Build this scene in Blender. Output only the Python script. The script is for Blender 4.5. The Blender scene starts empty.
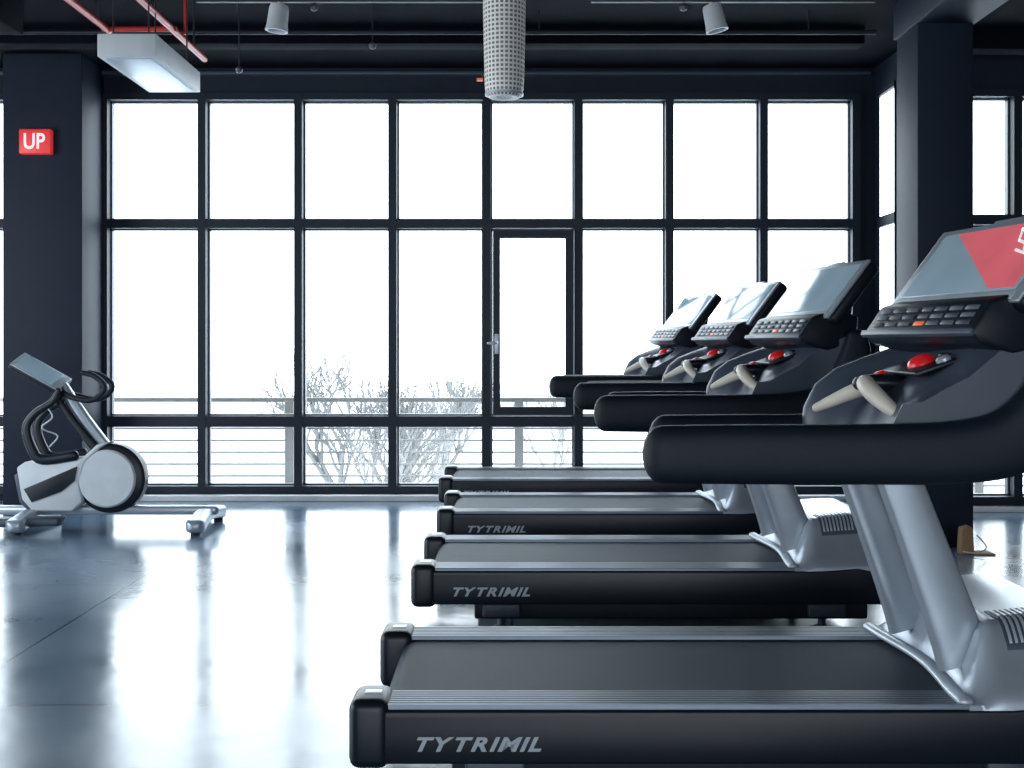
import bpy, bmesh, math, random
from mathutils import Vector, Matrix
random.seed(4)
S=bpy.context.scene; COL=S.collection
S.view_settings.view_transform='Standard'
try: S.view_settings.look='None'
except: pass

# ------------------------------------------------ materials
def mat(name,c,rough=.5,metal=0.,var=.15,nscale=8.,bump=0.,bscale=60.,spec=.5,emis=0.,coat=0.):
    m=bpy.data.materials.new(name); m.use_nodes=True; nt=m.node_tree; N=nt.nodes; L=nt.links
    b=N['Principled BSDF']; b.inputs['Roughness'].default_value=rough; b.inputs['Metallic'].default_value=metal
    b.inputs['Specular IOR Level'].default_value=spec; b.inputs['Coat Weight'].default_value=coat
    tc=N.new('ShaderNodeTexCoord'); no=N.new('ShaderNodeTexNoise'); no.inputs['Scale'].default_value=nscale
    L.new(tc.outputs['Object'],no.inputs['Vector'])
    mx=N.new('ShaderNodeMix'); mx.data_type='RGBA'
    mx.inputs[6].default_value=(c[0]*(1-var),c[1]*(1-var),c[2]*(1-var),1)
    mx.inputs[7].default_value=(min(1,c[0]*(1+var)),min(1,c[1]*(1+var)),min(1,c[2]*(1+var)),1)
    L.new(no.outputs['Fac'],mx.inputs[0]); L.new(mx.outputs[2],b.inputs['Base Color'])
    if emis:
        L.new(mx.outputs[2],b.inputs['Emission Color']); b.inputs['Emission Strength'].default_value=emis
    if bump:
        n2=N.new('ShaderNodeTexNoise'); n2.inputs['Scale'].default_value=bscale
        L.new(tc.outputs['Object'],n2.inputs['Vector'])
        bp=N.new('ShaderNodeBump'); bp.inputs['Strength'].default_value=bump; bp.inputs['Distance'].default_value=.01
        L.new(n2.outputs['Fac'],bp.inputs['Height']); L.new(bp.outputs['Normal'],b.inputs['Normal'])
    return m
M_wall=mat('slate_paint',(.012,.019,.034),.6,bump=.1,bscale=120,spec=.25)
M_col=mat('column_paint',(.013,.021,.040),.6,bump=.1,bscale=120,spec=.25)
M_ceil=mat('black_ceiling',(.003,.004,.008),.9,spec=.1)
M_frame=mat('window_frame',(.013,.021,.036),.5,spec=.3)
M_curb=mat('pale_curb',(.80,.82,.84),.6)
M_blk=mat('black_plastic',(.006,.010,.018),.40,bump=.05,bscale=300,spec=.4)
M_rub=mat('rubber',(.006,.011,.021),.55,bump=.2,bscale=400,spec=.35)
M_gry=mat('grey_plastic',(.055,.075,.11),.40)
M_dk=mat('dark_metal',(.012,.016,.024),.5,.2)
M_sil=mat('silver_paint',(.40,.46,.53),.30,.4)
M_foot=mat('foot_rail_aluminium',(.12,.155,.20),.38,.4)
M_sil2=mat('light_silver',(.50,.57,.64),.32,.3)
M_belt=mat('belt',(.020,.034,.052),.6,bump=.3,bscale=500,spec=.25)
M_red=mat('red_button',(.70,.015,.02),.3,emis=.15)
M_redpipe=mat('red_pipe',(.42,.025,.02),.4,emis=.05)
M_ivory=mat('ivory_grip',(.66,.61,.53),.45)
M_white=mat('white_paint',(.60,.65,.70),.45)
M_letter=mat('grey_lettering',(.40,.46,.52),.4)
M_wl=mat('white_lettering',(.9,.88,.88),.4,emis=.4)
M_sign=mat('red_sign',(.72,.04,.045),.4,emis=.5)
M_btn=mat('button_grey',(.10,.13,.17),.4)
M_orange=mat('orange_light',(.8,.16,.06),.4,emis=.3)
M_tan=mat('tan_cardboard',(.35,.22,.11),.7)
M_tree=mat('pale_bark',(.15,.15,.15),.9)
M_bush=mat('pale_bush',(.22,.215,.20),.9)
M_rail=mat('railing_paint',(.30,.29,.27),.6)
M_ground=mat('pale_ground',(.7,.7,.7),.9)
M_pink=mat('pink_reflection',(.75,.14,.17),.4,emis=.3,var=.3,nscale=4)

# floor
M_floor=mat('polished_concrete',(.10,.125,.15),.15)
nt=M_floor.node_tree;N=nt.nodes;L=nt.links;b=N['Principled BSDF']
b.inputs['Specular IOR Level'].default_value=.95
tc=N.new('ShaderNodeTexCoord')
n1=N.new('ShaderNodeTexNoise');n1.inputs['Scale'].default_value=.9;n1.inputs['Detail'].default_value=6
L.new(tc.outputs['Object'],n1.inputs['Vector'])
cr=N.new('ShaderNodeMix');cr.data_type='RGBA';cr.inputs[6].default_value=(.075,.13,.19,1);cr.inputs[7].default_value=(.17,.25,.34,1)
L.new(n1.outputs['Fac'],cr.inputs[0])
br=N.new('ShaderNodeTexBrick');br.offset=0;br.inputs['Scale'].default_value=1;br.inputs['Brick Width'].default_value=2.2;br.inputs['Row Height'].default_value=2.3
br.inputs['Mortar Size'].default_value=.006;br.inputs['Mortar Smooth'].default_value=.1
br.inputs['Mortar'].default_value=(.02,.025,.03,1);L.new(cr.outputs[2],br.inputs['Color1']);L.new(cr.outputs[2],br.inputs['Color2'])
L.new(tc.outputs['Object'],br.inputs['Vector']);L.new(br.outputs['Color'],b.inputs['Base Color'])
mr=N.new('ShaderNodeMapRange');mr.inputs[1].default_value=.3;mr.inputs[2].default_value=.7;mr.inputs[3].default_value=.12;mr.inputs[4].default_value=.26
L.new(n1.outputs['Fac'],mr.inputs[0]);L.new(mr.outputs[0],b.inputs['Roughness'])
n3=N.new('ShaderNodeTexNoise');n3.inputs['Scale'].default_value=5;L.new(tc.outputs['Object'],n3.inputs['Vector'])
bp=N.new('ShaderNodeBump');bp.inputs['Strength'].default_value=.08;bp.inputs['Distance'].default_value=.02
L.new(n3.outputs['Fac'],bp.inputs['Height']);L.new(bp.outputs['Normal'],b.inputs['Normal'])

# glass
M_glass=bpy.data.materials.new('window_glass');M_glass.use_nodes=True
nt=M_glass.node_tree;nt.nodes.clear();N=nt.nodes;L=nt.links
o=N.new('ShaderNodeOutputMaterial');t=N.new('ShaderNodeBsdfTransparent');g=N.new('ShaderNodeBsdfGlossy')
t.inputs[0].default_value=(.96,.975,.98,1);g.inputs['Roughness'].default_value=.02
no=N.new('ShaderNodeTexNoise');no.inputs['Scale'].default_value=3;mrg=N.new('ShaderNodeMapRange')
mrg.inputs[3].default_value=.03;mrg.inputs[4].default_value=.05
L.new(no.outputs['Fac'],mrg.inputs[0])
mx=N.new('ShaderNodeMixShader');L.new(mrg.outputs[0],mx.inputs[0]);L.new(t.outputs[0],mx.inputs[1]);L.new(g.outputs[0],mx.inputs[2]);L.new(mx.outputs[0],o.inputs[0])

M_scr=mat('screen_reflection',(.22,.31,.38),.12,emis=.4,var=.4,nscale=2)  # pale window reflection on the screens, put into base colour and emission
# perforated
M_perf=mat('perforated_metal',(.62,.60,.56),.5)
nt=M_perf.node_tree;N=nt.nodes;L=nt.links;b=N['Principled BSDF']
tc=N.new('ShaderNodeTexCoord');bk=N.new('ShaderNodeTexBrick');bk.inputs['Scale'].default_value=1
bk.inputs['Brick Width'].default_value=.028;bk.inputs['Row Height'].default_value=.026;bk.inputs['Mortar Size'].default_value=.006
bk.offset=0
bk.inputs['Color1'].default_value=(.16,.16,.16,1);bk.inputs['Color2'].default_value=(.25,.24,.23,1);bk.inputs['Mortar'].default_value=(.9,.89,.86,1)
L.new(tc.outputs['UV'],bk.inputs['Vector']);L.new(bk.outputs['Color'],b.inputs['Base Color'])

# ------------------------------------------------ mesh helpers
OFF=Vector((0,0,0))
def mk(name,verts,faces,m,parent=None,smooth=True,angle=38):
    me=bpy.data.meshes.new(name); me.from_pydata([Vector(v)+OFF for v in verts],[],faces)
    bm=bmesh.new();bm.from_mesh(me);bmesh.ops.recalc_face_normals(bm,faces=bm.faces);bm.to_mesh(me);bm.free()
    me.materials.append(m)
    if smooth:
        for p in me.polygons:p.use_smooth=True
        me.set_sharp_from_angle(angle=math.radians(angle))
    ob=bpy.data.objects.new(name,me);COL.objects.link(ob)
    if parent:ob.parent=parent
    return ob
def bevel(ob,w,seg=3,ang=30):
    bm=bmesh.new();bm.from_mesh(ob.data)
    ed=[e for e in bm.edges if len(e.link_faces)==2 and e.calc_face_angle(0)>math.radians(ang)]
    bmesh.ops.bevel(bm,geom=ed,offset=w,segments=seg,profile=.5,affect='EDGES',clamp_overlap=True)
    bm.to_mesh(ob.data);bm.free()
    for p in ob.data.polygons:p.use_smooth=True
    ob.data.set_sharp_from_angle(angle=math.radians(40))
    return ob
BF=[(0,1,3,2),(4,6,7,5),(0,4,5,1),(2,3,7,6),(0,2,6,4),(1,5,7,3)]
def bx(x0,x1,y0,y1,z0,z1): return [(x,y,z) for x in(x0,x1) for y in(y0,y1) for z in(z0,z1)]
def box(name,x0,x1,y0,y1,z0,z1,m,parent=None,bev=0,seg=3):
    ob=mk(name,bx(x0,x1,y0,y1,z0,z1),BF,m,parent)
    if bev:bevel(ob,bev,seg)
    return ob
def boxes(name,lst,m,parent=None):
    V=[];F=[]
    for l in lst:
        k=len(V);V+=bx(*l);F+=[tuple(i+k for i in f) for f in BF]
    return mk(name,V,F,m,parent,smooth=False)
def prism(name,pts,y0,y1,m,parent=None,bev=0,axis='y',seg=3):
    n=len(pts)
    f=(lambda a,b,c:(a,c,b)) if axis=='y' else ((lambda a,b,c:(c,a,b)) if axis=='x' else (lambda a,b,c:(a,b,c)))
    V=[f(a,b,y0) for a,b in pts]+[f(a,b,y1) for a,b in pts]
    F=[tuple(range(n)),tuple(range(2*n-1,n-1,-1))]+[(i,(i+1)%n,n+(i+1)%n,n+i) for i in range(n)]
    ob=mk(name,V,F,m,parent)
    if bev:bevel(ob,bev,seg)
    return ob
def cat(P,sub):
    if sub<=1:return P
    out=[];n=len(P)
    for i in range(n-1):
        p0=P[max(i-1,0)];p1=P[i];p2=P[i+1];p3=P[min(i+2,n-1)]
        for k in range(sub):
            t=k/sub
            out.append(tuple(.5*((2*b)+(-a+c)*t+(2*a-5*b+4*c-d)*t*t+(-a+3*b-3*c+d)*t**3) for a,b,c,d in zip(p0,p1,p2,p3)))
    out.append(P[-1]);return out
def tube(name,pts,m,parent=None,side=(0,1,0),n=16,e=2.,sub=5,rnd=True):
    """pts: (x,y,z,a_side,b_up)"""
    P=cat([tuple(map(float,p)) for p in pts],sub); side=Vector(side)
    secs=[]
    def sec(c,tg,a,b):
        up=tg.cross(side).normalized(); sd=up.cross(tg).normalized()
        r=[]
        for i in range(n):
            t=2*math.pi*i/n;ct=math.cos(t);st=math.sin(t)
            r.append(c+sd*(a*math.copysign(abs(ct)**(2/e),ct))+up*(b*math.copysign(abs(st)**(2/e),st)))
        return r
    T=[]
    for i in range(len(P)):
        a=Vector(P[max(i-1,0)][:3]);b=Vector(P[min(i+1,len(P)-1)][:3]);T.append((b-a).normalized())
    if rnd:
        p=P[0];rr=min(p[3],p[4])
        for th in(85,65,45,22):
            q=math.radians(th);secs.append(sec(Vector(p[:3])-T[0]*rr*math.sin(q),T[0],p[3]*math.cos(q),p[4]*math.cos(q)))
    for p,t in zip(P,T):secs.append(sec(Vector(p[:3]),t,p[3],p[4]))
    if rnd:
        p=P[-1];rr=min(p[3],p[4])
        for th in(22,45,65,85):
            q=math.radians(th);secs.append(sec(Vector(p[:3])+T[-1]*rr*math.sin(q),T[-1],p[3]*math.cos(q),p[4]*math.cos(q)))
    V=[v for s in secs for v in s];F=[]
    for j in range(len(secs)-1):
        for i in range(n):
            F.append((j*n+i,j*n+(i+1)%n,(j+1)*n+(i+1)%n,(j+1)*n+i))
    F.append(tuple(range(n)));F.append(tuple(range(len(V)-n,len(V))))
    return mk(name,V,F,m,parent,angle=50)
def cyl(name,p0,p1,r,m,parent=None,n=20,r1=None,rnd=False):
    d=Vector(p1)-Vector(p0);s=(0,1,0) if abs(d.normalized().y)<.9 else (1,0,0)
    r1=r if r1 is None else r1
    return tube(name,[(*p0,r,r),(*p1,r1,r1)],m,parent,side=s,n=n,sub=1,rnd=rnd)
def revolve(name,prof,c,axis,m,parent=None,n=32):
    ax=Vector(axis).normalized();a=ax.orthogonal().normalized();b=ax.cross(a);c=Vector(c)
    V=[];F=[];k=len(prof)
    for i in range(n):
        t=2*math.pi*i/n;d=a*math.cos(t)+b*math.sin(t)
        for r,h in prof:V.append(c+d*r+ax*h)
    for i in range(n):
        for j in range(k-1):
            F.append((i*k+j,((i+1)%n)*k+j,((i+1)%n)*k+j+1,i*k+j+1))
    F.append(tuple(i*k for i in range(n)));F.append(tuple(i*k+k-1 for i in range(n)))
    return mk(name,V,F,m,parent)
def empty(name,loc,label=None,cat_=None,rot=0):
    e=bpy.data.objects.new(name,None);e.location=loc;e.rotation_euler=(0,0,rot);e.empty_display_size=.2;COL.objects.link(e)
    if label:e['label']=label;e['category']=cat_
    return e
def lab(ob,label,c,group=None,kind=None):
    ob['label']=label;ob['category']=c
    if group:ob['group']=group
    if kind:ob['kind']=kind
    return ob
def text(name,s,width,height,m,parent,mtx,shear=0.,bold=.02,depth=.02,gap=0.):
    """letters laid out one by one with an even gap so bold strokes stay apart"""
    V=[];F=[];cur=0.
    for ch in s:
        cu=bpy.data.curves.new('t','FONT');cu.body=ch;cu.offset=bold;cu.extrude=depth
        to=bpy.data.objects.new('t',cu);COL.objects.link(to);bpy.context.view_layer.update()
        me=bpy.data.meshes.new_from_object(to.evaluated_get(bpy.context.evaluated_depsgraph_get()))
        bpy.data.objects.remove(to)
        mn=min(v.co.x for v in me.vertices);mxx=max(v.co.x for v in me.vertices);k=len(V)
        g_=gap*(.1 if ch=='Y' else 1)
        if V:cur+=g_
        V+=[Vector((v.co.x-mn+cur,v.co.y,v.co.z)) for v in me.vertices]
        F+=[tuple(i+k for i in p.vertices) for p in me.polygons];cur+=mxx-mn
        if ch in 'YR':cur-=gap*.35
    for v in V:v.x+=shear*v.y
    xs=[v.x for v in V];ys=[v.y for v in V]
    sx=width/(max(xs)-min(xs));sy=height/(max(ys)-min(ys));x0=min(xs);y0=min(ys)
    return mk(name,[mtx@Vector(((v.x-x0)*sx,(v.y-y0)*sy,v.z*.05)) for v in V],F,m,parent,smooth=False)

# ------------------------------------------------ ROOM
def struct(ob): ob['kind']='structure'; return ob
WY=10.75; CZ=3.86
fl=struct(box('floor',-7.2,7.2,-4.2,10.95,-.2,0,M_floor))
struct(box('ceiling',-7.2,7.2,-4.2,10.95,CZ,CZ+.2,M_ceil))
ZB,ZT=.04,3.62
struct(boxes('wall_back',[(-7.2,-6.3,WY,WY+.2,0,CZ),(-6.3,-4.45,WY,WY+.2,0,ZB),(-6.3,-4.45,WY,WY+.2,ZT,CZ),
  (-4.45,-3.69,WY,WY+.2,0,CZ),(-3.69,3.12,WY,WY+.2,0,ZB),(-3.69,3.12,WY,WY+.2,ZT,CZ),(3.12,3.27,WY,WY+.2,0,CZ)],M_wall))
struct(boxes('wall_return',[(3.25,3.27,10.0,10.16,0,CZ),(3.25,3.27,10.16,10.7,0,ZB),(3.25,3.27,10.16,10.7,ZT,CZ),(3.25,3.27,10.70,WY,0,CZ)],M_wall))
RY=10.0;RT=3.5
struct(boxes('wall_back_right',[(3.27,3.6,RY,RY+.05,0,CZ),(3.6,5.6,RY,RY+.15,0,ZB),(3.6,5.6,RY,RY+.15,RT,CZ),(5.6,7.2,RY,RY+.15,0,CZ)],M_wall))
struct(boxes('wall_left',[(-7.2,-7,-4.2,2,0,CZ),(-7.2,-7,2,8,0,.4),(-7.2,-7,2,8,3.2,CZ),(-7.2,-7,8,WY,0,CZ)],M_wall))  # unseen side opening, added to let sky fill into the room
struct(box('wall_right',7,7.2,-4.2,10.0,0,CZ,M_wall))
struct(boxes('wall_rear',[(-7,-3.5,-4.2,-4,0,CZ),(-3.5,3.5,-4.2,-4,0,.6),(-3.5,3.5,-4.2,-4,2.6,CZ),(3.5,7,-4.2,-4,0,CZ)],M_wall))  # opening behind the camera is added and sized for fill light
struct(box('baseboard_back',-3.65,3.2,10.58,WY,0,.05,M_curb,bev=.006))
struct(box('baseboard_right',3.32,7,9.9,RY,0,.045,M_curb,bev=.006))

def window(name,xs,z0,z1,zs,y,m=M_frame,w=.036,d=.13,skip=()):
    L_=[]
    for i,x in enumerate(xs):
        L_.append((x-w,x+w,y-.05,y+d-.05,z0,z1))
    for z,h in zs: L_.append((xs[0],xs[-1],y-.045,y+d-.055,z-h,z+h))
    ob=boxes(name,L_,m);struct(ob)
    beads=[]
    zz=sorted(z for z,h in zs);hh={z:h for z,h in zs}
    for i in range(len(xs)-1):
        for j in range(len(zz)-1):
            a,bb=xs[i]+w,xs[i+1]-w;c,dd=zz[j]+hh[zz[j]],zz[j+1]-hh[zz[j+1]]
            t=.014
            beads+=[(a,a+t,y+.05,y+.11,c,dd),(bb-t,bb,y+.05,y+.11,c,dd),(a,bb,y+.05,y+.11,c,c+t),(a,bb,y+.05,y+.11,dd-t,dd)]
    boxes('glazing_bead',beads,M_gry,ob)
    boxes('glass_pane',[(xs[0],xs[-1],y+.085,y+.09,z0,z1)],M_glass,ob)
    return ob
MX=[-3.647,-2.769,-1.909,-1.066,-.224,.591,1.407,2.249,3.073]
window('window_1',MX,ZB,ZT,[(3.60,.03),(2.464,.04),(.70,.045),(.085,.035)],WY)
window('window_2',[-6.25,-5.4,-4.5],ZB,ZT,[(3.60,.03),(2.464,.04),(.70,.04),(.085,.035)],WY)
window('window_3',[3.62,4.2,4.85,5.55],ZB,RT,[(3.475,.03),(2.42,.04),(.70,.04),(.085,.035)],RY)
rw=boxes('window_4',[(3.24,3.275,10.16,10.18,ZB,ZT),(3.24,3.275,10.68,10.70,ZB,ZT),(3.24,3.275,10.16,10.70,2.42,2.51),(3.24,3.275,10.16,10.70,.65,.75),(3.24,3.275,10.16,10.70,3.58,3.62),(3.24,3.275,10.16,10.70,.04,.1)],M_frame)
struct(rw);boxes('glass_pane',[(3.255,3.26,10.18,10.68,.1,3.58)],M_glass,rw)
dx0,dx1,dz0,dz1=-.17,.54,.765,2.40
dr=boxes('door_1',[(dx0,dx0+.065,10.66,10.72,dz0,dz1),(dx1-.065,dx1,10.66,10.72,dz0,dz1),(dx0,dx1,10.665,10.715,dz0,dz0+.065),(dx0,dx1,10.665,10.715,dz1-.07,dz1)],M_frame);struct(dr)
boxes('glass_pane',[(dx0+.065,dx1-.065,10.69,10.695,dz0+.065,dz1-.07)],M_glass,dr)
dh=box('door_handle',dx0+.015,dx0+.05,10.645,10.665,1.30,1.48,M_sil2,dr,bev=.006)
tube('door_lever',[(dx0+.032,10.64,1.40,.012,.012),(dx0+.032,10.60,1.40,.012,.012),(dx0-.04,10.595,1.395,.011,.011)],M_sil2,dr,side=(0,0,1),n=10)

c=box('column',-4.33,-3.656,10.2,WY-.002,0,CZ,M_col,bev=.008);lab(c,'dark slate painted square column beside the tall windows','column')
c=box('column',2.80,3.185,8.28,8.73,0,CZ,M_col,bev=.008);lab(c,'free-standing dark slate square column under a beam','column')
def beam(i,*a,m=M_ceil):
    o=box('trim_%d'%i,*a,m,bev=.005);struct(o)
beam(1,-7,2.75,9.35,9.55,3.73,CZ)
beam(2,-7,-3.5,8.2,8.6,3.6,CZ)
o=box('trim_3',2.78,3.2,3.0,8.75,3.6,CZ,M_col,bev=.005);struct(o)
beam(4,3.3,7,9.4,9.6,3.7,CZ)
beam(5,-7,3.2,10.69,10.76,3.79,3.82,m=M_gry)
for i,(y,z,r) in enumerate([(8.9,3.70,.018)]):
    p=cyl('conduit_pipe',(-6.9,y,z),(2.7,y,z),r,M_dk);lab(p,'dark steel conduit hung under the black ceiling','pipe')
    for x in(-5,-2.6,.2,2.2):cyl('hanger',(x,y,z),(x,y,CZ),.006,M_dk,p,n=8)

# ------------------------------------------------ ceiling items
e=empty('ceiling_light_box',(-2.165,7.22,3.0),'white rectangular box light suspended below the black ceiling','light')
box('housing',-.165,.165,-.48,.48,0,.13,M_white,e,bev=.006)
box('diffuser',-.13,.13,-.44,.44,-.006,.004,M_sil2,e,bev=.002)
for x in(-.1,.1):
    for y in(-.4,.4):cyl('hanger',(x,y,.12),(x,y,CZ-3.0),.005,M_dk,e,n=8)
def pipe(pts,r,m,label,hang=()):
    o=tube('sprinkler_pipe',[(*p,r,r) for p in pts],m,side=(1,0,0.01),n=14,sub=1);lab(o,label,'pipe')
    for h in hang:cyl('hanger',h,(h[0],h[1],CZ),.007,M_dk,o,n=8)
    return o
pipe([(-2.28,4.0,3.5),(-2.28,8.9,3.5)],.022,M_redpipe,'long red sprinkler pipe running under the ceiling',[(-2.28,5,3.5),(-2.28,8.6,3.5)])
pipe([(-2.72,4.0,3.5),(-2.72,8.1,3.5)],.022,M_redpipe,'shorter red sprinkler pipe running under the ceiling',[(-2.72,5,3.5),(-2.72,7.9,3.5)])
o=tube('sprinkler_pipe',[(-2.23,8.2,CZ+.02,.014,.014),(-2.23,8.2,3.50,.014,.014)],M_redpipe,side=(0,1,0),n=12,sub=1,rnd=False);lab(o,'short vertical red drop pipe from the ceiling','pipe')
o=tube('sprinkler_pipe',[(-2.75,8.05,3.5,.018,.018),(-2.25,8.05,3.5,.018,.018)],M_redpipe,side=(0,1,0),n=12,sub=1,rnd=False);lab(o,'short red cross pipe joining two sprinkler pipes','pipe')
for x0,x1 in((-2.0,.0),(.5,2.3)):
    t=box('lighting_track',x0,x1,7.58,7.62,3.55,3.58,M_dk,bev=.004);lab(t,'slim black lighting track under the ceiling','track')
    for x in(x0+.1,x1-.1):
        cyl('hanger',(x,7.6,3.57),(x,7.6,CZ),.006,M_dk,t,n=8)
def spot(x,tilt):
    e=empty('track_spotlight',(x,7.6,3.55),'white cylindrical spotlight hanging from the black track','light');e['group']='white track spotlights'
    e.rotation_euler=(0,tilt,0)
    cyl('stem',(0,0,0),(0,0,-.03),.014,M_white,e)
    revolve('lamp_can',[(.055,.0),(.062,.02),(.066,.12),(.072,.165),(.058,.165),(.052,.11),(0.01,.10)],(0,0,-.02),(0,0,-1),M_white,e)
    return e
spot(-1.47,.12);spot(1.26,-.22)
def drop(x,y,z):
    e=empty('ceiling_sensor',(x,y,z),'tiny dark sensor on a thin drop cord','sensor');e['group']='small drop sensors'
    cyl('cord',(0,0,.02),(0,0,CZ-z),.004,M_dk,e,n=8)
    revolve('sensor_head',[(.004,0),(.022,.01),(.026,.03),(.012,.045),(.004,.05)],(0,0,-.01),(0,0,1),M_gry,e,n=16)
drop(-1.82,8.0,3.20);drop(-1.27,7.7,3.53-.0);drop(-.93,8.0,3.36);drop(1.1,7.7,3.53)
e=empty('pendant_light',(-.045,7.0,2.82),'pale perforated cylindrical pendant light hanging from the ceiling','light')
sh=revolve('lamp_shade',[(.01,.012),(.085,.0),(.104,.012),(.112,.05),(.116,.12),(.124,.5),(.128,.95),(.02,.96)],(0,0,0),(0,0,1),M_perf,e,n=40)
uv=sh.data.uv_layers.new(name='u')
for p in sh.data.polygons:
    us=[]
    for li in p.loop_indices:
        v=sh.data.vertices[sh.data.loops[li].vertex_index].co
        us.append([math.atan2(v.y,v.x)*.125,v.z,li])
    if max(u[0] for u in us)-min(u[0] for u in us)>.4:
        for u in us:
            if u[0]<0:u[0]+=2*math.pi*.125
    for u in us: uv.data[u[2]].uv=(u[0],u[1])
for z in(.02,.45,.94):
    revolve('rim_band',[(.105+.022*z,-.006),(.112+.02*z,-.006),(.112+.02*z,.008),(.105+.022*z,.008)],(0,0,z),(0,0,1),M_sil2,e,n=40)
cyl('cord',(0,0,.95),(0,0,CZ-2.82),.008,M_dk,e,n=8)
box('tag',-.16,-.125,-.01,.01,.10,.115,M_orange,e)
cyl('tag_cord',(-.143,0,.11),(-.115,0,.16),.003,M_dk,e,n=6)

e=empty('wall_sign',(-4.03,10.19,3.10),'red illuminated box sign with white lettering on the dark column','sign')
box('sign_box',-.135,.135,-.06,.008,-.105,.105,M_sign,e,bev=.012)
text('sign_lettering','UP',.18,.135,M_wl,e,Matrix.Translation((-.09,-.066,-.067))@Matrix.Rotation(math.pi/2,4,'X'),bold=.02,gap=.1)

# ------------------------------------------------ TREADMILL
def sm(t):
    t=max(0,min(1,t));return t*t*(3-2*t)
OFF=Vector((-.65,-.5,0))
T=empty('treadmill',(.65,3.97,0),'black and silver treadmill with red stop button and painted pink reflection','treadmill')
def side(y0,y1):
    prism('side_panel',[(-.44,.18),(-.44,.305),(-.40,.322),(1.45,.322),(1.62,.335),(1.74,.31),(1.765,.25),(1.76,.19),(1.74,.165),(-.42,.165)],y0,y1,M_blk,T,bev=.010)
    ya,yb=y0+.012,y1-.01;n=7;pr=[(ya,.30),(ya,.326)]
    w=(yb-ya)/n
    for i in range(n):
        a=ya+i*w;pr+=[(a+w*.15,.336),(a+w*.65,.336),(a+w*.72,.329),(a+w*.95,.329)]
    pr+=[(yb,.326),(yb,.30)]
    prism('foot_rail',pr,-.365,1.43,M_foot,T,axis='x')
    box('end_cap',-.474,-.355,y0-.008,y1+.008,.15,.352,M_blk,T,bev=.032,seg=4)
    box('cap_badge',-.455+.02,-.385,(y0+y1)/2-.02,(y0+y1)/2+.02,.345,.354,M_sil,T,bev=.002)
side(0,.175);side(.825,1.0)
bp=[(1.45,.322),(-.34,.322)]+[(-.34-.055*math.sin(t*math.pi/8),.267+.055*math.cos(t*math.pi/8)) for t in range(1,8)]+[(-.34,.212),(1.45,.212)]
prism('running_belt',bp,.185,.815,M_belt,T)
box('base_frame',-.18,1.70,.12,.88,.07,.21,M_dk,T,bev=.012)
for x in(-.05,1.5):
    for y in(.2,.8):
        revolve('levelling_foot',[(.045,0),(.048,.015),(.02,.03),(.018,.09)],(x,y,0),(0,0,1),M_gry,T,n=20)
        box('foot_bracket',x-.09,x+.09,y-.11,y+.02,.085,.15,M_gry,T,bev=.01)
xs0,xs1=1.345,1.80;nx,ny=30,36
def hst(y): return xs0+.04*math.cos((y-.5)*math.pi)**2-.02
def hz(x,y):
    st=hst(y);u=(x-st)/(xs1-st);ed=min(y,1-y)
    g=sm(u/.24)*.93+.07*sm((u-.2)/.5);d=sm((u-.84)/.16)
    return .335+.225*g*(sm(ed/.18)*.85+.15*sm(ed/.03))*(1-d*.6)-.11*d
V=[];F=[]
for j in range(ny+1):
    y=.005+.99*j/ny;st=hst(y)
    for i in range(nx+1):
        x=st+(xs1-st)*i/nx;V.append((x,y,hz(x,y)))
k=len(V)
for j in range(ny):
    for i in range(nx):
        a=j*(nx+1)+i;F.append((a,a+1,a+nx+2,a+nx+1))
per=[i for i in range(nx+1)]+[j*(nx+1)+nx for j in range(1,ny+1)]+[ny*(nx+1)+i for i in range(nx-1,-1,-1)]+[j*(nx+1) for j in range(ny-1,0,-1)]
for p in per:V.append((V[p][0],V[p][1],.30 if V[p][0]<1.7 else .18))
m_=len(per)
for i in range(m_):F.append((per[i],per[(i+1)%m_],k+(i+1)%m_,k+i))
mk('motor_hood',V,F,M_sil,T,angle=60)
P=[]
for i in range(13):
    y=.03+.94*i/12;P.append((hst(y)-.004,y,.340,.024,.014))
tube('hood_trim',P,M_sil2,T,side=(1,0,0),n=12,sub=2)
def patch(name,x0,x1,y0,y1,up,m,parent,nn=5,sk=0):
    V=[];F=[]
    for j in range(nn+1):
        for i in range(nn+1):
            y=y0+(y1-y0)*j/nn;x=x0+(x1-x0)*i/nn+sk*(j/nn);V.append((x,y,hz(x,y)+up))
    k=len(V)
    for j in range(nn+1):
        for i in range(nn+1):
            v=V[j*(nn+1)+i];V.append((v[0],v[1],v[2]-.006))
    for j in range(nn):
        for i in range(nn):
            a=j*(nn+1)+i;F.append((a,a+1,a+nn+2,a+nn+1));F.append((k+a,k+a+1,k+a+nn+2,k+a+nn+1))
    per=[i for i in range(nn+1)]+[j*(nn+1)+nn for j in range(1,nn+1)]+[nn*(nn+1)+i for i in range(nn-1,-1,-1)]+[j*(nn+1) for j in range(nn-1,0,-1)]
    for i in range(len(per)):F.append((per[i],per[(i+1)%len(per)],k+per[(i+1)%len(per)],k+per[i]))
    return mk(name,V,F,m,parent,angle=60)
vt=patch('vent_grille',1.475,1.645,.10,.28,.004,M_gry,T,8)
for i in range(9):
    x=1.485+i*.017
    patch('vent_slat',x,x+.008,.11,.18,.008,M_sil2,vt,4)
    patch('vent_slat',x,x+.008,.195,.27,.008,M_sil2,vt,4)
for y in(.24,.72):
    tube('mast',[(1.40,y,.40,.030,.086),(1.36,y,.52,.030,.080),(1.25,y,.82,.028,.070),(1.165,y,1.05,.026,.066)],M_sil,T,e=3.2,n=24,rnd=False)
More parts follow.
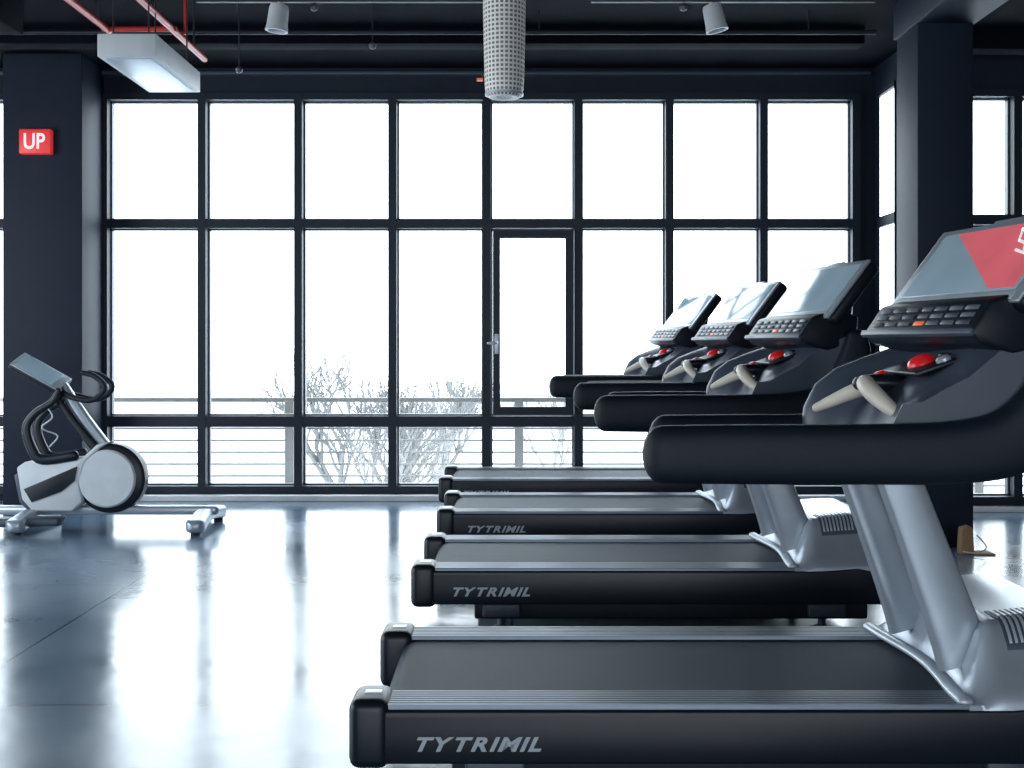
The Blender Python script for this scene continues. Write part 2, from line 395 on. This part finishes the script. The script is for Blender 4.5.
for y,tx in((.12,.395),(.88,.50)):
    zc=1.053 if y<.5 else 1.04
    tube('handrail',[(tx+.05,y,zc,.055,.087),(tx+.3,y,zc,.055,.090),(1.05,y,zc,.055,.091),(1.32,y,1.058,.055,.094),(1.49,y,1.09,.055,.10),(1.60,y,1.18,.054,.10),(1.64,y,1.31,.048,.075),(1.65,y,1.42,.035,.05)],M_rub,T,e=2.6,n=24)
# dash
prof=[(1.04,1.00),(1.035,1.07),(1.05,1.16),(1.09,1.24),(1.16,1.295),(1.26,1.335),(1.36,1.37),(1.47,1.41),(1.60,1.42),(1.64,1.34),(1.60,1.22),(1.50,1.10),(1.36,1.02),(1.2,.99)]
V=[];F=[];n=len(prof);NS=36
for j in range(NS+1):
    y=.15+.70*j/NS; dp=min(.75+.25*sm((y-.15)/.1),sm((.84-y)/.16)); nr=sm((.30-y)/.15)
    for i,(x,z) in enumerate(prof):
        f=max(0,min(1,(1.42-x)/.30)) if i<7 else 0
        V.append((x+(.12*dp)*f,y,z-(.05*dp*(1 if 2<=i<=6 else 0))-(.05*nr if 4<=i<=7 else 0)))
for j in range(NS):
    for i in range(n):F.append((j*n+i,j*n+(i+1)%n,(j+1)*n+(i+1)%n,(j+1)*n+i))
F.append(tuple(range(n)));F.append(tuple(range(NS*n,NS*n+n)))
mk('dashboard',V,F,M_gry,T,angle=70)
nrm=Vector((-.38,0,.92)).normalized()
prism('control_plate',[(1.27,1.280),(1.43,1.335),(1.427,1.347),(1.266,1.293)],.30,.66,M_blk,T,bev=.004)
revolve('stop_button',[(.046,0),(.046,.014),(.040,.028),(.026,.038),(.003,.042)],(1.345,.46,1.308),nrm,M_red,T,n=28)
revolve('knob',[(.020,0),(.020,.018),(.014,.025),(.002,.027)],(1.24,.56,1.268),nrm,M_red,T,n=20)
revolve('knob',[(.024,0),(.024,.022),(.016,.03),(.002,.031)],(1.38,.35,1.318),nrm,M_sil,T,n=20)
box('toggle_switch',1.38,1.42,.39,.42,1.32,1.355,M_blk,T,bev=.006)
tube('pulse_grip',[(1.20,.56,1.242,.022,.028),(1.15,.61,1.217,.021,.025),(1.09,.66,1.182,.018,.020),(1.055,.69,1.162,.014,.015)],M_ivory,T,side=(.6,.75,.2),n=16)
tube('pulse_grip',[(1.17,.50,1.252,.030,.030),(1.17,.43,1.228,.030,.030),(1.195,.35,1.186,.025,.026),(1.235,.27,1.145,.015,.017)],M_ivory,T,side=(1,0,0),n=16)
tube('grip_hub',[(1.30,.53,1.25,.045,.030),(1.22,.53,1.255,.048,.030),(1.16,.53,1.252,.034,.024)],M_blk,T,n=16)
yaw=Matrix.Translation((1.54,.5,0))@Matrix.Rotation(math.radians(10),4,'Z')@Matrix.Translation((-1.54,-.5,0))
def xf(ob,Mx):
    Mt=Matrix.Translation(OFF)@Mx@Matrix.Translation(-OFF)
    ob.data.transform(Mt);return ob
cp=xf(prism('console_panel',[(1.335,1.385),(1.31,1.415),(1.315,1.43),(1.375,1.515),(1.50,1.55),(1.61,1.52),(1.60,1.38),(1.45,1.355)],.15,.85,M_blk,T,bev=.012),yaw)
xf(prism('panel_rim',[(1.312,1.405),(1.298,1.416),(1.305,1.434),(1.320,1.425)],.145,.855,M_gry,cp,bev=.004),yaw)
fd=Vector((.06,0,.085)).normalized();fn=Vector((-.085,0,.06)).normalized()
A=Vector((1.317,0,1.432))
for r in range(3):
    for q in range(7):
        w_=.072; y0=.19+q*.091
        if q==3: w_=.06
        p=A+fd*(.012+r*.028)+fn*.001
        V=[]
        for a_ in(0,.016):
            for c_ in(0,w_):
                for h_ in(0,.005):
                    V.append(tuple(p+fd*a_+fn*h_+Vector((0,y0+c_,0))))
        mm=M_orange if (q==3 and r==0) else (M_btn if (q*2+r)%3 else M_gry)
        xf(bevel(mk('button',V,BF,mm,cp),.002,2),yaw)
hd=Vector((math.sin(math.radians(38)),0,math.cos(math.radians(38))));nd=Vector((-math.cos(math.radians(38)),0,math.sin(math.radians(38))))
DM=yaw@Matrix.Translation((1.54,.5,1.655))@Matrix(((0,hd.x,nd.x,0),(1,0,0,0),(0,hd.z,nd.z,0),(0,0,0,1)))
def dbox(name,w0,w1,h0,h1,n0,n1,m,parent,bev=0,seg=3):
    ob=mk(name,bx(w0,w1,h0,h1,n0,n1),BF,m,parent)
    ob.data.transform(Matrix.Translation(-OFF))
    ob.data.transform(DM);ob.data.transform(Matrix.Translation(OFF))
    bm=bmesh.new();bm.from_mesh(ob.data);bmesh.ops.recalc_face_normals(bm,faces=bm.faces);bm.to_mesh(ob.data);bm.free()
    if bev:bevel(ob,bev,seg)
    return ob
D=dbox('display',-.40,.40,-.185,.175,-.075,-.004,M_blk,T,bev=.025)
dbox('bezel',-.395,.395,-.182,.172,-.012,.002,M_sil,D,bev=.006)
dbox('bezel_bottom',-.36,.36,-.175,-.142,.000,.006,M_sil2,D,bev=.002)
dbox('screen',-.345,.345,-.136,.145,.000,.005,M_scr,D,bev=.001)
dbox('camera_bump',-.09,.09,.168,.192,-.045,-.004,M_sil,D,bev=.008)
prism('console_neck',[(1.50,1.38),(1.52,1.52),(1.60,1.66),(1.68,1.62),(1.66,1.45),(1.62,1.36)],.28,.72,M_blk,T,bev=.015)
text('logo_lettering','TYTRIMIL',.36,.042,M_letter,T,Matrix.Translation((-.275,-.003,.205))@Matrix.Rotation(math.pi/2,4,'X'),shear=.35,bold=.035,gap=.15)
OFF=Vector((0,0,0))

def dup(src,parent=None):
    c=src.copy();COL.objects.link(c)
    if parent is not None:
        c.parent=parent
    for ch in list(src.children):dup(ch,c)
    return c
T['group']='row of treadmills'
others=[(0.65,6.11),(0.65,8.02),(.55,9.83)]
for (x,y) in others:
    c=dup(T);c.location=(x,y,0)
    c['label']='black and silver treadmill with blue-grey screen and red button'
OFF=Vector((-.65,-.5,0))
def dpoly(name,pts,m,n0=.006,n1=.008):
    n=len(pts);V=[(a,b_,n0) for a,b_ in pts]+[(a,b_,n1) for a,b_ in pts]
    F=[tuple(range(n)),tuple(range(2*n-1,n-1,-1))]+[(i,(i+1)%n,n+(i+1)%n,n+i) for i in range(n)]
    ob=mk(name,V,F,m,D,smooth=False)
    ob.data.transform(Matrix.Translation(-OFF));ob.data.transform(DM);ob.data.transform(Matrix.Translation(OFF));return ob
dpoly('poster_reflection',[(.25,.14),(-.34,.14),(-.34,-.13),(-.20,-.13)],M_pink)  # pink poster reflection, painted as a thin patch on the glass
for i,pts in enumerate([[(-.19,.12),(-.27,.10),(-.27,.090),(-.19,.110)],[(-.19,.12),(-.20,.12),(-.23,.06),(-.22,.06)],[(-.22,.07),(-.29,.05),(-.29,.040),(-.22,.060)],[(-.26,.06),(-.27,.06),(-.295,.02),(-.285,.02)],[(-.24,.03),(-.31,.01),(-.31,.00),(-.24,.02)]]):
    dpoly('reflected_mark',[(a+.04,b_) for a,b_ in pts],M_wl,.008,.010)  # white strokes belonging to the painted poster reflection
OFF=Vector((0,0,0))

# ------------------------------------------------ EXERCISE BIKE
E=empty('elliptical_bike',(-3.1,9.1,0),'grey and white stationary exercise bike with tilted console by the column','exercise bike')
OFF=Vector((3.1,-9.1,0))
Y=9.1
tube('floor_rail',[(-3.95,Y,.13,.045,.035),(-2.25,Y,.13,.045,.035)],M_sil,E,e=3.5,n=20,sub=1)
for x in(-3.62,-2.32):
    tube('cross_foot',[(x+.03,Y-.42,.07,.07,.05),(x,Y,.10,.06,.05),(x-.0,Y+.35,.07,.07,.05)],M_sil,E,side=(1,0,0),e=4,n=20)
    for y in(Y-.38,Y+.3):
        cyl('foot_pad',(x+.02,y,0),(x+.02,y,.06),.035,M_rub,E,n=16)
tube('side_step',[(-4.1,Y-.30,.075,.07,.035),(-3.32,Y-.30,.09,.07,.035)],M_gry,E,e=4,n=20,sub=1)
revolve('flywheel_rim',[(.05,-.07),(.235,-.07),(.262,-.05),(.268,0),(.262,.05),(.235,.07),(.05,.07)],(-3.03,Y,.375),(0,1,0),M_blk,E,n=56)
revolve('flywheel_cover',[(.01,-.012),(.205,-.010),(.218,.004),(.218,.02),(.01,.02)],(-3.045,Y-.085,.375),(0,1,0),M_white,E,n=56)
revolve('flywheel_cover',[(.01,.012),(.205,.010),(.218,-.004),(.218,-.02),(.01,-.02)],(-3.045,Y+.085,.375),(0,1,0),M_white,E,n=56)
prism('side_cover',[(-3.72,.46),(-3.66,.50),(-3.22,.54),(-3.12,.63),(-3.02,.655),(-3.10,.60),(-3.20,.50),(-3.25,.36),(-3.22,.20),(-3.30,.13),(-3.60,.13),(-3.68,.22)],Y-.10,Y+.10,M_white,E,bev=.02)
prism('accent_panel',[(-3.66,.30),(-3.26,.47),(-3.28,.36),(-3.38,.28),(-3.60,.20)],Y-.112,Y-.095,M_blk,E,bev=.004)
prism('accent_panel',[(-3.74,.40),(-3.70,.20),(-3.62,.12),(-3.60,.15),(-3.66,.24),(-3.70,.42)],Y-.09,Y+.09,M_gry,E,bev=.006)
tube('mast',[(-3.08,Y,.60,.04,.05),(-3.25,Y,.83,.035,.045),(-3.40,Y,1.07,.03,.035)],M_sil,E,e=3,n=20)
tube('mast_guard',[(-3.14,Y-.05,.60,.02,.035),(-3.32,Y-.05,.82,.02,.03),(-3.43,Y-.05,.98,.015,.025)],M_blk,E,n=12)
for dy in(-.10,.10):
    tube('swing_arm',[(-3.28,Y+dy,.55,.03,.04),(-3.52,Y+dy,.52,.03,.04),(-3.60,Y+dy,.60,.03,.038),(-3.64,Y+dy,.76,.028,.034),(-3.57,Y+dy,.87,.026,.03),(-3.45,Y+dy,.95,.024,.028),(-3.40,Y+dy,1.04,.02,.024)],M_blk,E,n=14)
for dy in(-.07,.07):
    tube('handlebar',[(-3.44,Y+dy*.3,1.05,.024,.024),(-3.32,Y+dy,.99,.023,.023),(-3.16,Y+dy*1.2,.965,.022,.022),(-3.07,Y+dy*1.2,1.03,.022,.022),(-3.07,Y+dy*1.2,1.09,.022,.022),(-3.15,Y+dy,1.15,.022,.022),(-3.23,Y+dy,1.17,.019,.019)],M_rub,E,n=12)
tube('cable',[(-3.50,Y-.1,.93,.006,.006),(-3.44,Y-.12,.84,.006,.006),(-3.52,Y-.12,.76,.006,.006),(-3.40,Y-.12,.70,.006,.006),(-3.46,Y-.12,.62,.006,.006)],M_sil,E,n=8)
tube('console_stalk',[(-3.42,Y,1.0,.03,.03),(-3.47,Y,1.08,.035,.03),(-3.54,Y+.02,1.15,.05,.03)],M_blk,E,n=14)
nn=Vector((.42,-.5,.75)).normalized();uu=Vector((.87,0,-.49)).normalized();vv=nn.cross(uu).normalized();nn=uu.cross(vv)
Cm=Matrix.Translation((-3.555,Y-.02,1.175))@Matrix(((uu.x,vv.x,nn.x,0),(uu.y,vv.y,nn.y,0),(uu.z,vv.z,nn.z,0),(0,0,0,1)))
def cb(name,a,m,p,bev):
    ob=mk(name,bx(*a),BF,m,p);ob.data.transform(Matrix.Translation(-OFF));ob.data.transform(Cm);ob.data.transform(Matrix.Translation(OFF))
    bm=bmesh.new();bm.from_mesh(ob.data);bmesh.ops.recalc_face_normals(bm,faces=bm.faces);bm.to_mesh(ob.data);bm.free()
    return bevel(ob,bev)
cn=cb('console',(-.22,.20,-.10,.10,-.045,.0),M_blk,E,.015)
cb('bezel',(-.215,.195,-.095,.095,-.004,.004),M_sil2,cn,.003)
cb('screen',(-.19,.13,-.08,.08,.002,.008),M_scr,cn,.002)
OFF=Vector((0,0,0))

e=empty('cardboard_stand',(3.02,7.95,0),'small tan cardboard stand with flap on the floor by the column','box')
prism('upright',[(-.06,.0),(-.05,.17),(.0,.185),(.02,.17),(.03,.0)],-.04,.04,M_tan,e,bev=.004)
box('flap',.02,.15,-.09,.05,0,.012,M_tan,e,bev=.003)
tube('cord',[(-.05,-.05,.02,.005,.005),(.02,-.10,.02,.005,.005),(.10,-.06,.05,.005,.005),(.06,.0,.12,.005,.005)],M_ivory,e,n=8,side=(0,0,1))

# ------------------------------------------------ OUTSIDE
g=box('ground_outside',-60,60,10.97,140,-5.2,-5.0,M_ground);lab(g,'pale overexposed open ground outside the building','ground',kind='structure')
g=box('balcony',-7.2,7.2,10.97,12.3,-.35,-.12,M_ground);lab(g,'pale concrete balcony slab outside the windows','balcony')
R=empty('balcony_railing',(0,12.1,-.12),'pale metal railing with horizontal bars along the balcony','railing')
box('top_rail',-7,7,-.03,.03,.925,.97,M_rail,R,bev=.006)
for z in(.66,.54,.42,.30,.18,.08):
    box('rail_bar',-7,7,-.010,.010,z-.010,z+.010,M_rail,R)
for x in(-6.8,-4.55,-2.24,.07,2.38,4.7,6.8):
    box('rail_post',x-.045,x+.045,-.04,.04,0,.94,M_rail,R,bev=.004)

def tree(loc,H,spread,seed,label,m=M_tree,levels=6,r0=.09):
    random.seed(seed)
    cu=bpy.data.curves.new('tree','CURVE');cu.dimensions='3D';cu.bevel_depth=1;cu.bevel_resolution=1
    def br(p,d,l,r,lev):
        pts=[];q=p.copy();dd=d.copy()
        for i in range(4):
            pts.append((q.copy(),r*(1-.12*i)))
            dd=(dd+Vector((random.uniform(-.18,.18),random.uniform(-.18,.18),random.uniform(-.04,.1)))).normalized()
            q=q+dd*l/3
        s=cu.splines.new('POLY');s.points.add(3)
        for i,(a,rr) in enumerate(pts):s.points[i].co=(*a,1);s.points[i].radius=rr
        if lev==0:return
        k=3 if lev>2 else 2
        for j in range(k+ (1 if random.random()<.4 else 0)):
            st=pts[random.choice([2,3,3])][0]
            nd=(dd+Vector((random.uniform(-1,1)*spread,random.uniform(-1,1)*spread,random.uniform(-.1,.35)))).normalized()
            br(st,nd,l*random.uniform(.62,.85),r*.64,lev-1)
    br(Vector((0,0,0)),Vector((.05,0,1)),H*.30,r0,levels)
    to=bpy.data.objects.new('t',cu);COL.objects.link(to);bpy.context.view_layer.update()
    me=bpy.data.meshes.new_from_object(to.evaluated_get(bpy.context.evaluated_depsgraph_get()));bpy.data.objects.remove(to)
    zm=max(v.co.z for v in me.vertices)
    me.transform(Matrix.Scale(H/zm,4))
    me.materials.clear();me.materials.append(m);me.name='bare_tree'
    ob=bpy.data.objects.new('bare_tree',me);ob.location=loc;COL.objects.link(ob);lab(ob,label,'tree')
    return ob
tree((-3.1,26,-5),6.5,.70,11,'bare spreading tree seen beyond the balcony railing',r0=.18)
tree((-2.3,34,-5),6.4,.6,5,'smaller bare tree further beyond the railing',levels=5,r0=.14)
tree((1.2,40,-5),5.4,.6,8,'faint distant bare tree beyond the railing',m=M_bush,levels=5,r0=.09)

# ------------------------------------------------ LIGHT
w=bpy.data.worlds.new('World');S.world=w;w.use_nodes=True
bg=w.node_tree.nodes['Background']
tcw=w.node_tree.nodes.new('ShaderNodeTexCoord');sx=w.node_tree.nodes.new('ShaderNodeSeparateXYZ');rp=w.node_tree.nodes.new('ShaderNodeValToRGB')
w.node_tree.links.new(tcw.outputs['Generated'],sx.inputs[0]);w.node_tree.links.new(sx.outputs['Z'],rp.inputs[0]);w.node_tree.links.new(rp.outputs[0],bg.inputs[0])
rp.color_ramp.elements[0].color=(.88,.95,1,1);rp.color_ramp.elements[1].color=(.72,.87,1,1)
bg.inputs[1].default_value=7.
def portal(loc,rot,sx_,sy_):
    l=bpy.data.lights.new('opening_portal','AREA');l.shape='RECTANGLE';l.size=sx_;l.size_y=sy_
    l.cycles.is_portal=True
    o=bpy.data.objects.new('opening_portal',l);o.location=loc;o.rotation_euler=rot;COL.objects.link(o)
portal((-.28,11.0,1.83),(-math.pi/2,0,0),6.9,3.6)
portal((0,-4.25,1.6),(math.pi/2,0,0),7,2.1)  # covers the added rear fill opening
portal((-7.25,5,1.8),(0,-math.pi/2,0),2.8,6)  # covers the added left fill opening
portal((4.6,10.2,1.8),(-math.pi/2,0,0),2.1,3.6)

cam=bpy.data.cameras.new('Camera');cam.sensor_width=36;cam.lens=36*1200/1024;cam.shift_y=-39/1024;cam.clip_end=500
co=bpy.data.objects.new('Camera',cam);co.location=(0,0,1.38);co.rotation_euler=(math.pi/2,0,0);COL.objects.link(co);S.camera=co
